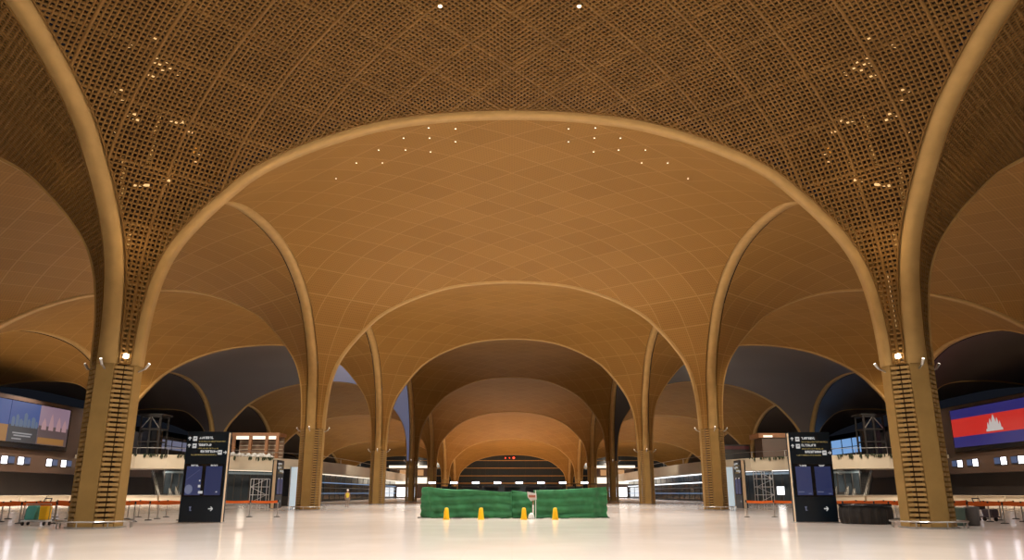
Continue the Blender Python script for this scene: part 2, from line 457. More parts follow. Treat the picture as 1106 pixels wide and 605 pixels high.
for r, X, Y in COLUMNS:
    if r == 0 and abs(X) == 54: continue      # outside the picture
    nm = 'nearest' if r == 0 else (ORD[r]+' from the camera')
    lab = ('bronze grille column flaring into the vault, %s in the %s row' % (nm, sidew[X]))
    if r == 0: lab = 'large gold column with ladder grille, nearest the camera on the %s' % ('left' if X < 0 else 'right')
    t = thing('vault_column', lab, 'column', (X, Y, 0), 0, 'vault columns')
    for k in range(4):
        inst('shaft_rib', RB, t, k*math.pi/2); inst('grille', GR, t, k*math.pi/2)
        if r <= 3:
            s = inst('spotlight', SPOT, t, k*math.pi/2); inst('lens', LENS, s)
    inst('core', CORE, t); inst('base_plate', BASE, t)
    if r < 2: inst('guard_rail', RAIL, t)
    if r == 0:
        for sx in ((1,) if X < 0 else (-1,)):
            MB().lathe([(.02,-.11),(.11,-.08),(.11,.08),(.02,.11)], 10, (sx*.74, -.77, 7.35)).build('inspection_lamp', 'lamp', t)
        # struts of the steel tree behind the lattice
        for sx in (-1, 1):
            for (m_, d_, l_) in [(MSH+3,-.3,2.2),(MSH+3.6,.4,2.6),(MSH+7.2,1.5,3.0),(MSH+7.8,-2.2,2.6),(MSH+8.6,.2,2.2),(MSH+9.6,3.0,2.4),(MSH+9.4,-4.2,2.2),(MSH+11,1.4,2.0),(MSH+5.2,-.9,2.4),(MSH+10.2,-1.4,2.6)]:
                P = pos(np.array([m_-l_/2, m_+l_/2]), np.array([d_*.8, d_*1.2]), X, Y, sx, -1)
                N = normal(np.array([m_]), np.array([d_]), X, Y, sx, -1)[0]
                P = P+N*.42
                MB().bar(P[0], P[1], .16, .1).build('strut', 'strut', t)
            for m_ in (MSH+6.0, MSH+6.25):
                c_ = float(c_of(m_)); dd = np.linspace(-(c_-1.2), c_-1.2, 9)
                P = pos(np.full(9, m_), dd, X, Y, sx, -1)+normal(np.full(9, m_), dd, X, Y, sx, -1)*.3
                MB().tube([tuple(p) for p in P], .07, 6).build('ring_beam', 'strut', t)

# ------------------------------------------------------------------ ceiling heights for lamps
def ceil_h(X, Y):
    i = round((X+18)/36); X0 = -18+36*i
    j = round((Y-35)/36); Y0 = 35+36*j
    p = max(abs(X-X0), W); q = max(abs(Y-Y0), W)
    F = float(Fs(g(np.array(p))+g(np.array(q))-W))
    hs = float(HSf(Y)); return hs+(float(Hfield(np.array(X), np.array(Y)))-hs)*F
CAMH = 1.45; FPX = 835.0; TILT = R(15.4)
def downlight(X, Y, label, r=.11):
    z = ceil_h(X, Y)-.06
    t = thing('downlight', label, 'lamp', (X, Y, z), 0, 'downlights in the vault')
    MB().lathe([(r, .05), (r*1.5, .05), (r*1.5, -.02), (r, -.02)], 14).build('trim_ring', 'rib_lit', t)
    MB().lathe([(.02, -.015), (r*.98, -.015), (r*.98, -.03), (.02, -.035)], 12).build('lens', 'lampdim' if r < .06 else 'lamp', t)
def void_point(px, py, off=.22):
    a_, b_ = px-553, 302.5-py; c_, s_ = math.cos(TILT), math.sin(TILT)
    d = Vector((a_, FPX*c_-b_*s_, FPX*s_+b_*c_)).normalized(); t_ = 20.0
    while t_ < 60:
        P = Vector((0,0,CAMH))+d*t_
        if P.z > ceil_h(P.x, P.y)+off: return P
        t_ += .03
    return P
for px in (475.5, 625.5):
    P = void_point(px, 5, -.02)
    downlight(P.x, P.y, 'bright round downlight high in the near lattice, %s of the two' % ('left' if P.x < 0 else 'right'), .075)
dl = [(492,138),(463,137),(436,148),(492,152),(464,148),(409,161),(438,161),(465,163),(413,175),(385,175),(363,192)]
for s in (-1, 1):
    for k, (px, py) in enumerate(dl):
        P = void_point(px, py, -.02)
        downlight(s*abs(P.x), P.y, 'small white downlight in the second vault, %s lamp from the near arch on the %s' % ((ORD+['eleventh'])[k], 'left' if s < 0 else 'right'), .042)

GL = [(172,69,.9),(180,75,.7),(165,82,.5),(192,80,.3),(128,98,.45),(141,124,.7),(147,130,.4),(190,132,.9),(205,143,.3),(126,142,.25),(126,148,.2),(213,168,.35),(211,174,.3),(178,195,.6),(152,200,1.0),(140,50,.3),(170,62,.4),(133,107,.3),(166,42,.3)]  # metal glints behind the lattice, drawn as short glowing bars
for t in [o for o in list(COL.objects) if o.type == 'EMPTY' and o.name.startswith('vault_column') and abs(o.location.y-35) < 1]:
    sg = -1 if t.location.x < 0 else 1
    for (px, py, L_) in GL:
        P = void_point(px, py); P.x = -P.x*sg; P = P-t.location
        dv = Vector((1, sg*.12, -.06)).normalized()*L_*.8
        MB().bar(P-dv*.5, P+dv*.5, .09, .09).build('glint_bar', 'tube', t)
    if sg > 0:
        MB().bar((-.62,-.62,8.6), (-.78,-.78,11.2), .10, .10).build('glint_bar', 'tube', t)  # tall glint in the column neck, also a glowing bar

# ------------------------------------------------------------------ room lights and added fill spots
def spot(X, Y, z, P, col=(1,.87,.72), ang=108, rad=.25, down=True):
    l = bpy.data.lights.new('vault_or_fill_lamp', 'SPOT'); l.energy = P; l.color = col; l.spot_size = R(ang); l.spot_blend = .6; l.shadow_soft_size = rad
    o = bpy.data.objects.new('vault_or_fill_lamp', l); COL.objects.link(o); o.location = (X, Y, z)
    if not down: o.rotation_euler.x = math.pi
    return o
BAYI = {  # (x bay, y bay): intensity
 (0,0):1.2,(0,1):1.14,(0,2):1.4,(0,3):.05,(0,4):.06,(0,5):1.45,(0,6):1.8,
 (-1,0):.3,(-1,1):.15,(-1,2):.2,(-1,3):.05,(-1,4):.2,(-1,5):.6,(-1,6):.5,
 (1,0):.3,(1,1):.14,(1,2):.10,(1,3):.03,(1,4):.2,(1,5):.6,(1,6):.5,
 (-2,2):1.0,(-2,3):.35,(2,3):.08}
for (bx, by), I in BAYI.items():
    cx = 36*bx; cy = 17+36*by
    if abs(bx) == 2: cx = 29*bx
    for dx in (-9, 0, 9) if abs(bx) < 2 else (0,):
        for dy in (-9, 0, 9):
            z = min(ceil_h(cx+dx, cy+dy)-.5, 18.5)
            col = (1,.94,.87) if by not in (3, 4) else (.88,.92,1)
            spot(cx+dx, cy+dy, z, 5400*I*(1 if abs(bx) < 2 else 2.0), col)

def aimed_fill(src, dst, P, ang, col=(1,.86,.68)):  # added fill spots to brighten mezzanine, counters, totems and escalators
    o = spot(src[0], src[1], src[2], P, col, ang, .5)
    o.rotation_euler = (Vector(dst)-Vector(src)).to_track_quat('-Z', 'Y').to_euler()
for s in (-1, 1):
    for (a_, b_, c_), (d_, e_, f_), P_ in (((50,92,15),(52,111,5.5),9000),((38,98,16),(42,116,5.5),9000),((28,110,16),(34,130,5.5),7000),((24,150,17),(31,160,5.5),6000)):
        aimed_fill((s*a_, b_, c_), (s*d_, e_, f_), P_, 75)
    aimed_fill((s*24, 58, 17), (s*23, 81, 2), 5500, 50)
    for y_ in (84, 97): aimed_fill((s*50, y_, 15), (s*57, y_, 0), 7000, 95)

    for x_ in (45, 50): aimed_fill((s*x_, 113.2, 4.6), (s*x_, 116, 0), 600, 140)
    aimed_fill((s*40, 119, 4.6), (s*39, 117, 0), 260, 140)
# fill lights added inside the two nearest flares to raise glints on the struts
for X in (-18, 18):
    for (dx, dy, dz, P_) in ((3.4,-3.4,14.2,40),(1.6,-2.0,12.0,30),(-3.2,-3.4,14.4,20)):
        l = bpy.data.lights.new('strut_fill', 'POINT'); l.energy = P_; l.color = (1,.72,.4); l.shadow_soft_size = .05
        o = bpy.data.objects.new('strut_fill', l); COL.objects.link(o); o.location = (X-math.copysign(dx, X)*(1 if dx > 0 else 1) if dx > 0 else X+math.copysign(-dx, X), 35+dy, dz)

# world
w = bpy.data.worlds.new('world'); sc.world = w; w.use_nodes = True
w.node_tree.nodes['Background'].inputs[0].default_value = (.012,.014,.02,1); w.node_tree.nodes['Background'].inputs[1].default_value = .5

#PART2
# ------------------------------------------------------------------ side and end walls
for s, nm in ((-1, 'left'), (1, 'right')):
    struct(MB().box((s*62.3, 64, 6.6), (.6, 104, 13.2)).build('trim_%d' % (220+s), 'darkwall'))
    struct(MB().box((s*62.3, 184, 5.6), (.6, 138, 11.2)).build('trim_%d' % (230+s), 'darkwall'))
    struct(MB().box((s*91, 130, 8.5), (.6, 250, 17)).build('wall_'+nm, 'darkwall'))
    struct(MB().box((s*61.85, 100, 9.6), (.3, 33, 6.9)).build('trim_%d' % (200+s), 'brown'))
    # canopy fascia over the check-in hall
    struct(MB().box((s*61.2, 103, 5.0), (1.6, 66, 2.1)).build('trim_%d' % (210+s), 'brown'))
    # lit doorway in the wall below the canopy
    d = MB().box((s*61.95, 91.5, 1.95), (.12, 7.4, 3.9)).build('door_%d' % (1 if s < 0 else 2), 'litwhite'); struct(d)
    for a in (87.7, 91.5, 95.3): MB().box((s*61.9, a, 1.98), (.25, .14, 3.96)).build('door_frame', 'dark_steel', d)
    # far upper window onto the dusk
    wd = MB().box((s*61.95, 143.5, 9.8), (.1, 19, 2.6 if s > 0 else 1.6)).build('window_%d' % (1 if s < 0 else 2), 'duskblue' if s > 0 else 'lavender'); struct(wd)
    m_ = MB()
    for y_ in (134, 139, 143.5, 148, 153): m_.box((s*61.85, y_, 9.8), (.12, .15, 2.7))
    m_.box((s*61.85, 143.5, 9.6), (.12, 19, .12)); m_.build('window_frame', 'dark_steel', wd)
struct(MB().box((0, 253.6, 9), (184, .5, 18)).build('wall_back', 'darkwall'))
for k, (x0, x1) in enumerate(((-17, 17), (-53, -19), (19, 53))):
    wd = MB().box(((x0+x1)/2, 253.2, 6.6), (x1-x0, .1, 13)).build('window_%d' % (3+k), 'glassdark'); struct(wd)
    m_ = MB()
    for z_ in (4.4, 6.67, 9.06, 11.4): m_.box(((x0+x1)/2, 253.05, z_), (x1-x0, .2, .22))
    m_.build('mullion', 'rib_lit', wd)
    m_ = MB()
    for i in range(9): m_.box((x0+(x1-x0)*i/8, 253.1, 6.6), (.12, .12, 13))
    m_.build('post', 'dark_steel', wd)
for k, (x, r_) in enumerate(((-2.1, .2), (-.8, .16), (.55, .34))):
    t = thing('red_signal_lamp', 'small red lamp on the dark far glazing, %s from the left' % ORD[k], 'lamp', (x, 252.7, 12.2), 0, 'red lamps on the far glazing')
    MB().box((0, .12, 0), (r_*2.6, .2, r_*2.6)).build('housing', 'dark_steel', t)
    MB().tube([(0, .03, 0), (0, -.1, 0)], [r_, r_*.8], 12).build('lens', 'redlamp', t)
# second floor finish further in
struct(MB().box((0, 182, .012), (62, 138, .024)).build('floor', mat('floor_tan_stone', (.58,.41,.27,1), .25, noise=.1, nscale=.3)))

# ------------------------------------------------------------------ big LED screens
def rect(mb, X, y0, y1, z0, z1, th=.04): return mb.box((X, (y0+y1)/2, (z0+z1)/2), (th, abs(y1-y0), z1-z0))
t = thing('led_screen', 'large wall screen showing a blue, red and blue flag with a white temple', 'screen', (61.4, 99.6, 9.7))
def rel(o): return o
MB().box((.08, 0, 0), (.36, 19.8, 5.7)).build('cabinet', 'black', t)
rect(MB(), -.13, -9.6, 9.6, 1.55, 2.78).build('flag_band', 'flagblue', t)
rect(MB(), -.13, -9.6, 9.6, -.86, 1.55).build('flag_band', 'flagred', t)
rect(MB(), -.13, -9.6, 9.6, -2.25, -.86).build('flag_band', 'flagblue', t)
tp = [(-1.75,-.62),(1.75,-.62),(1.7,-.3),(1.45,-.3),(1.42,.1),(1.25,.55),(1.08,.1),(1.0,.1),(.95,.45),(.72,1.0),(.5,.45),(.42,.45),(.3,.9),(0,1.42),(-.3,.9),(-.42,.45),(-.5,.45),(-.72,1.0),(-.95,.45),(-1.0,.1),(-1.08,.1),(-1.25,.55),(-1.42,.1),(-1.45,-.3),(-1.7,-.3)]
MB().prism(tp, -.175, -.155, 'X').build('temple_emblem', 'flagwhite', t)
t = thing('led_screen', 'large wall screen showing a city skyline at dusk beside pink towers', 'screen', (-61.4, 98, 9.7))
MB().box((-.08, 0, 0), (.36, 21.4, 5.7)).build('cabinet', 'black', t)
p = rect(MB(), .13, -10.5, -2.7, -2.2, 2.75).build('picture', 'cityblue', t)
rect(MB(), .155, -10.5, -2.7, -2.2, -.2, .01).build('picture_detail', 'citygold', p)
p = rect(MB(), .13, -2.6, 3.4, -2.2, 2.75).build('picture', 'cityblue', t)
rect(MB(), .155, -2.6, 3.4, -2.2, -.1, .01).build('picture_detail', 'citydark', p)
mb = MB()
for (a, b, z) in ((-2.2,-1.6,.9),(-1.4,-.8,1.2),(-.7,.1,.7),(.2,.9,1.5),(1.0,1.6,.8),(1.8,2.6,1.1),(2.7,3.2,.6)):
    mb.prism([(a,-.3),(b,-.3),(b,z-.3),((a+b)/2,z),(a,z-.2)], .16, .17, 'X')
mb.build('picture_detail', 'citygrey', p)
for z_, a, b in ((-1.1,-1.7,2.2),(-1.4,-1.4,2.0),(-1.8,-1.7,.2)):
    y_ = a; mb = MB()
    while y_ < b: w_ = random.uniform(.1,.25); rect(mb, .165, y_, y_+w_, z_-.07, z_+.09, .01); y_ += w_
    mb.build('caption', 'cityhaze', p)
p = rect(MB(), .13, 3.45, 10.3, -2.2, 2.75).build('picture', 'citypink', t)
rect(MB(), .155, 3.45, 10.3, -2.2, .2, .01).build('picture_detail', 'citybrown', p)
mb = MB()
for c_, h_ in ((4.6,1.2),(6.2,1.9),(7.9,1.6),(9.3,1.3)):
    mb.prism([(c_-.55,-.3),(c_+.55,-.3),(c_+.5,.4),(c_+.25,h_*.7),(c_,h_),(c_-.25,h_*.7),(c_-.5,.4)], .16, .17, 'X')
mb.build('picture_detail', 'cityrose', p)
rect(MB(), .17, 3.6, 9.6, -2.1, -1.3, .01).build('picture_detail', 'citygold', p)
# lit counter displays on the canopy fascia
for s, nm in ((-1, 'left'), (1, 'right')):
    for k, y in enumerate((94.2, 97.4, 103.4, 106.8) if s < 0 else (93.9, 97.3, 103.3, 106.9)):
        t = thing('counter_display', 'white and blue lit display on the %s brown canopy, %s from the camera' % (nm, ORD[k]), 'display', (s*60.36, y, 5.25), 0, 'displays on the canopies')
        MB().box((0, .7, 0), (.08, 2.6, 1.0)).build('case', 'dark_steel', t)
        MB().box((-s*.06, 0, 0), (.05, 1.0, .85)).build('white_panel', 'lampcool', t)
        MB().box((-s*.06, 1.35, .05), (.05, 1.1, .75)).build('blue_monitor', 'monitor', t)

# ------------------------------------------------------------------ check-in counters
def counter(loc, rz, label, L=5.2):
    t = thing('check_in_counter', label, 'counter', loc, rz, 'check-in counters')
    MB().box((0, 0, .56), (L-.1, .9, 1.0)).build('body', 'counter', t, bevel=.03)
    MB().box((0, -.05, 1.12), (L, 1.1, .08)).build('counter_top', 'fascia', t, bevel=.015)
    MB().box((0, .02, .05), (L-.3, .8, .1)).build('plinth', 'dark_steel', t)
for s, nm in ((-1, 'left'), (1, 'right')):
    for k in range(5):
        counter((s*57.5, 85+5.4*k, 0), s*-math.pi/2, 'long cream check-in counter under the %s screen, %s from the camera' % (nm, ORD[k]))
    for k in range(2):
        counter((s*(49.4-5.3*k), 106.6, 0), 0, 'cream counter in front of the %s escalators, %s one from the wall' % (nm, ORD[k]))

# ------------------------------------------------------------------ mezzanines
path = [(-61.5,111.5),(-57,110.6),(-52.5,110.4),(-48.5,111.6),(-44.5,114.2),(-40.5,118),(-37,123),(-34.4,129),(-32.6,137),(-31.6,148),(-31.2,165),(-31.0,190),(-31.0,235)]
def ribbon(pts, dep, z0, z1, s):
    n = len(pts); P = [Vector((a, b)) for a, b in pts]; inn = []
    for i in range(n):
        t_ = (P[min(i+1, n-1)]-P[max(i-1, 0)]).normalized(); nn = Vector((-t_.y, t_.x)); inn.append(P[i]+nn*dep)
    vs = []
    for i in range(n):
        for q in ((P[i], z0), (P[i], z1), (inn[i], z1), (inn[i], z0)): vs.append((s*-q[0].x, q[0].y, q[1]))
    fs = []
    for i in range(n-1):
        for k in range(4): fs.append((i*4+k, i*4+(k+1) % 4, (i+1)*4+(k+1) % 4, (i+1)*4+k))
    fs += [(0,1,2,3), ((n-1)*4+3, (n-1)*4+2, (n-1)*4+1, (n-1)*4)]
    return MB().add(vs, fs)
def offs(pts, dd):
    n = len(pts); P = [Vector((a, b)) for a, b in pts]; out = []
    for i in range(n):
        t_ = (P[min(i+1, n-1)]-P[max(i-1, 0)]).normalized(); out.append(tuple(P[i]+Vector((-t_.y, t_.x))*dd))
    return out
for s, nm in ((-1, 'left'), (1, 'right')):
    t = thing('mezzanine', 'curved cream mezzanine floor with a thin steel rail on the %s side' % nm, 'mezzanine', (0,0,0))
    t['kind'] = 'structure'
    ribbon(path, 7, 4.75, 6.65, s).build('fascia', 'fascia', t)
    ribbon(offs(path, .3), .07, 7.55, 7.62, s).build('handrail', 'steel', t)
    for (x_, y_) in offs(path, .33): MB().box((s*-x_, y_, 7.1), (.06, .06, .95)).build('rail_post', 'steel', t)
    ribbon(offs(path[5:], 2.0), 3.0, 4.70, 4.75, s).build('soffit_light', 'litwhite' if s > 0 else 'litwarm', t)
    # shop fronts below the mezzanine
    segs = [(3, 7, 'glassdark', 'dark glazed shopfront'), (7, 10, 'glassblue', 'blue glazed shopfront'), (10, 12, 'glassblue', 'long blue glazed shopfront')]
    for a, b, m_, d_ in segs:
        sub = offs(path, 3.2)[a:b+1]
        tt = thing('shopfront', '%s under the %s mezzanine, %s' % (d_, nm, {3:'nearest the escalators', 7:'at the bend', 10:'along the far straight'}[a]), 'shopfront', (0,0,0), 0)
        tt['kind'] = 'structure'
        ribbon(sub, .12, 0, 4.7, s).build('glass', m_, tt)
        ribbon(offs(sub, -.1), .05, 0, .25, s).build('kick_plate', 'dark_steel', tt)
        for z_, h_, mm_ in ((3.2, .16, 'litblue' if s < 0 else 'litwhite'), (2.3, .1, 'bluegrey'), (1.3, .12, 'litblue')) if a > 3 else ((4.2, .3, 'bluegrey'),):
            ribbon(offs(sub, -.12), .06, z_, z_+h_, s).build('light_line', mm_, tt)
        for i in range(len(sub)-1):
            for k in range(4):
                f = k/4; x_ = sub[i][0]*(1-f)+sub[i+1][0]*f; y_ = sub[i][1]*(1-f)+sub[i+1][1]*f
                MB().box((s*-x_, y_, 2.35), (.14, .14, 4.7)).build('mullion', 'dark_steel', tt)
    # escalators up through the mezzanine
    for k, x in enumerate((48.6, 46.2)):
        tt = thing('escalator', 'dark escalator with pale balustrades rising behind the %s counters, %s' % (nm, 'outer one' if k == 0 else 'inner one'), 'escalator', (s*x, 112.2+(49.8-x)*.35, 0), -s*R(33), 'escalators')
        ang = math.atan2(4.5, 8.2)
        MB().prism([(-1.2,.05),(0,.05),(8.2,4.35),(8.9,4.35),(8.9,3.4),(1.0,-.0),(-1.2,0)], -.75, .75, 'X').build('truss', 'escalator', tt)
        mb = MB()
        for i in range(20): mb.box((0, .2+8*i/20+.2, .2+4.3*i/20), (1.1, .4, .2))
        mb.build('steps', 'dark_steel', tt)
        for q in (-1, 1):
            bb = MB().prism([(-1.1,.1),(0,.1),(8.2,4.4),(8.8,4.4),(8.8,5.3) if False else (8.8,4.6),(8.2,4.6),(7.2,5.0) if False else (8.0,4.68),(0,1.05),(-1.0,1.0)], q*.8-.12, q*.8+.12, 'X').build('balustrade', 'balustrade', tt)
            MB().tube([(q*.8,-1.1,1.0),(q*.8,0,1.1),(q*.8,7.9,4.68)], .06, 6).build('handrail', 'rubber', bb)
    # lift tower
    tt = thing('lift_tower', 'dark steel lift tower standing on the %s mezzanine' % nm, 'lift tower', (s*52.2, 114.5, 6.65))
    mb = MB()
    for ax in (-1.4, 0, 1.4):
        for ay in (-1.3, 1.3): mb.box((ax, ay, 2.8), (.22, .22, 5.6))
    mb.build('post', 'dark_steel', tt)
    mb = MB()
    for z_ in (.1, 1.9, 3.7, 5.5):
        for ay in (-1.3, 1.3): mb.box((0, ay, z_), (3.0, .2, .2))
        for ax in (-1.4, 1.4): mb.box((ax, 0, z_), (.2, 2.6, .2))
    mb.build('beam', 'dark_steel', tt)
    MB().bar((-1.4,-1.3,3.7), (0,-1.3,5.5), .1).bar((1.4,-1.3,3.7), (0,-1.3,5.5), .1).build('brace', 'steel', tt)
    MB().box((-.1, 0, 1.8), (2.1, 2.0, 3.4)).build('lift_car', 'black', tt)
    MB().box((0, 0, 5.75), (3.6, 3.2, .25)).build('roof', 'dark_steel', tt)
# upper level kiosks
t = thing('kiosk', 'brown timber pavilion with white lit strips on the left mezzanine', 'kiosk', (-40.6, 126.5, 6.65))
MB().box((0, 0, 3.75), (7.6, 4, .5)).build('roof', 'wood', t)
for x in (-3.4, -.8, 1.8, 3.5): MB().box((x, -1.7, 1.75), (.45, .45, 3.5)).build('post', 'wood', t)
MB().box((0, 1.6, 1.75), (7.2, .3, 3.5)).build('back_wall', 'brick', t)
for x, w_ in ((-2.1, 2.0), (.5, 2.0), (2.65, 1.2)): MB().box((x, -1.6, 3.25), (w_, .2, .5)).build('light_strip', 'litwarm', t)
mb = MB()
for z_ in (.4, 1.0, 1.6, 2.2, 2.8): mb.box((0, 1.35, z_), (7.0, .3, .1))
mb.build('shelf', 'fascia', t)
t = thing('kiosk', 'dark boxy kiosk with a red-brown roof on the right mezzanine', 'kiosk', (42.2, 126.5, 6.65))
MB().box((0, 0, 1.6), (5.4, 4, 3.2)).build('body', 'brown', t)
MB().box((0, 0, 3.55), (6.6, 5, .7)).build('roof', 'wood', t)
MB().box((-1.9, -2.55, 3.4), (1.4, .2, .3)).build('light_strip', 'litwarm', t)
t = thing('parapet_screen', 'low dark maroon screen wall on the right mezzanine', 'screen wall', (36.6, 132.6, 6.65))
MB().box((0, 0, 1.3), (6.6, .4, 2.6)).build('panel', 'dark_steel', t); MB().box((0, -.25, 2.1), (6.2, .1, .5)).build('stripe', mat('maroon', (.09,.012,.015,1), .5), t)
# sheeting and hanging plants on the rail
def wavy(pts, z, h, th):
    mb = MB()
    for i in range(len(pts)-1):
        a, b = Vector(pts[i]), Vector(pts[i+1]); n_ = max(2, int((b-a).length/.5))
        for k in range(n_):
            p_ = a.lerp(b, (k+.5)/n_); hh = h*random.uniform(.4, 1.0)
            mb.lathe([(.03, 0), (th*random.uniform(.7,1.1), hh*.3), (th*.8, hh*.7), (.05, hh)], 7, (p_.x, p_.y, z))
    return mb
o = wavy([(-44.5,114.6),(-40.5,118.4),(-37.2,123.2)], 6.66, .75, .42).build('plastic_sheeting', 'whitep', smooth=True)
tag(o, 'crumpled white plastic sheeting along the left mezzanine edge', 'sheeting')
for s, nm in ((-1, 'left'), (1, 'right')):
    mb = MB()
    op = offs(path[1:7], -.16)
    for i in range(len(op)-1):
        a, b = Vector(op[i]), Vector(op[i+1])
        for k in range(11):
            p_ = a.lerp(b, random.random()); L_ = random.uniform(.15, .75); x_ = -s*p_.x
            for q in range(3):
                ox, oy = random.uniform(-.14,.14), random.uniform(-.1,.06)
                mb.tube([(x_+ox, p_.y+oy, 6.72), (x_+ox*1.8, p_.y+oy-.05, 6.72-L_*.5), (x_+ox*1.4, p_.y+oy-.06, 6.72-L_)], [.06,.09,.01], 4)
    tag(mb.build('hanging_plants', 'leaf'), 'dark plants trailing over the %s mezzanine edge' % nm, 'plants', kind='stuff')

# hoarding panels beside the second columns
for s, nm in ((-1, 'left'), (1, 'right')):
    t = thing('hoarding_panel', 'tall pale blue lit panel wall behind the second %s column' % nm, 'hoarding', (s*23.6, 91, 0))
    MB().box((0, 0, 2.15), (3.4, .2, 4.3)).build('panel', 'paleblue', t)
    for x in (-1.65, 1.65): MB().box((x, -.05, 2.18), (.12, .34, 4.36)).build('edge_post', 'steel', t)
    MB().box((s*2.2, .4, 2.6), (1.0, .5, 3.0)).build('side_cabinet', 'black', t)
    MB().box((s*2.2, .4, .55), (.8, .4, 1.1)).build('side_leg', 'dark_steel', t)
    # scaffold tower
    t = thing('scaffold_tower', 'white mobile scaffold tower in front of the %s dark shopfront' % nm, 'scaffold', (s*34.0, 108, 0))
    nl = 3 if s < 0 else 4
    for x in (-1.1, 0, 1.1):
        for y in (-.6, .6): MB().tube([(x, y, .12), (x, y, nl*1.05+.1)], .05, 6).build('upright', 'scaffold', t)
    mb = MB()
    for l in range(nl+1):
        for y in (-.6, .6): mb.tube([(-1.1, y, .15+1.04*l), (1.1, y, .15+1.04*l)], .045, 6)
        for x in (-1.1, 1.1): mb.tube([(x, -.6, .15+1.04*l), (x, .6, .15+1.04*l)], .045, 6)
    mb.build('ledger', 'scaffold', t)
    mb = MB()
    for l in range(nl): a = -1 if l % 2 else 1; mb.tube([(-1.1*a, -.6, .15+1.04*l), (1.1*a, -.6, .15+1.04*(l+1))], .035, 6)
    mb.build('brace', 'scaffold', t)
    for x in (-1.1, 1.1): MB().lathe([(.02,0),(.11,.02),(.11,.2),(.02,.22)], 10, (x, -.6, 0)).build('caster', 'rubber', t)
# lit display inside the right dark shop
t = thing('wall_display', 'bright white screen glowing in front of the right dark shopfront', 'display', (37.4, 111.5, 1.0))
MB().box((0, 0, .75), (1.0, .1, 1.1)).build('panel', 'litwhite', t); MB().box((0, .05, -.35), (.15, .15, 1.3)).build('stand', 'dark_steel', t); MB().box((0, .05, -.96), (.7, .5, .06)).build('base', 'dark_steel', t)

# far shops at the end of the mezzanines
for s, nm in ((-1, 'left'), (1, 'right')):
    t = thing('shop_unit', 'far lit shop with an orange upper window and white lower front on the %s' % nm, 'shop', (s*29.6, 238, 0))
    MB().box((0, 0, 4.6), (13, 6, 9.2)).build('body', 'brown', t)
    MB().box((0, -3.1, 8.9), (13.4, .6, .7)).build('cornice', 'litwarm', t)
    MB().box((0, -3.1, 7.2), (7, .2, 1.7)).build('upper_window', 'litorange', t)
    MB().box((0, -3.2, 4.9), (13.2, .8, 1.9)).build('band', 'litwarm', t)
    MB().box((1.5*s, -3.1, 1.7), (5.2, .2, 2.6)).build('lower_window', 'litwhite', t)

# gantry with lights, booths under it
t = thing('light_gantry', 'long low gantry carrying white lights across the hall behind the green screens', 'gantry', (0, 168, 0))
MB().box((0, 0, 3.25), (41, .5, .18)).build('beam', 'dark_steel', t)
for x in (-20.2, -13.3, -6.5, 6.5, 13.3, 20.2): MB().box((x, .1, 1.6), (.3, .3, 3.2)).build('post', 'dark_steel', t)
for k in range(8):
    x_ = -16.75+4.565*k
    tt = MB().box((x_, -.34, .5+3.0), (1.7, .14, .5)).build('light', 'dark_steel', t)
    MB().box((x_, -.43, .5+3.0), (1.45, .06, .38)).build('panel', 'lampcool', tt)
for k in range(7):
    t = thing('control_booth', 'grey control booth beneath the far gantry, %s from the left' % ORD[k], 'booth', (-13.5+4.5*k, 172.5, 0), 0, 'booths under the gantry')
    MB().box((0, 0, .6), (3.2, 2.2, 1.2)).build('base', 'grey', t)
    MB().box((0, 0, 1.9), (3.1, 2.1, 1.4)).build('glazing', 'glassblue', t)
    MB().box((0, 0, 2.7), (3.5, 2.5, .2)).build('roof', 'grey', t)

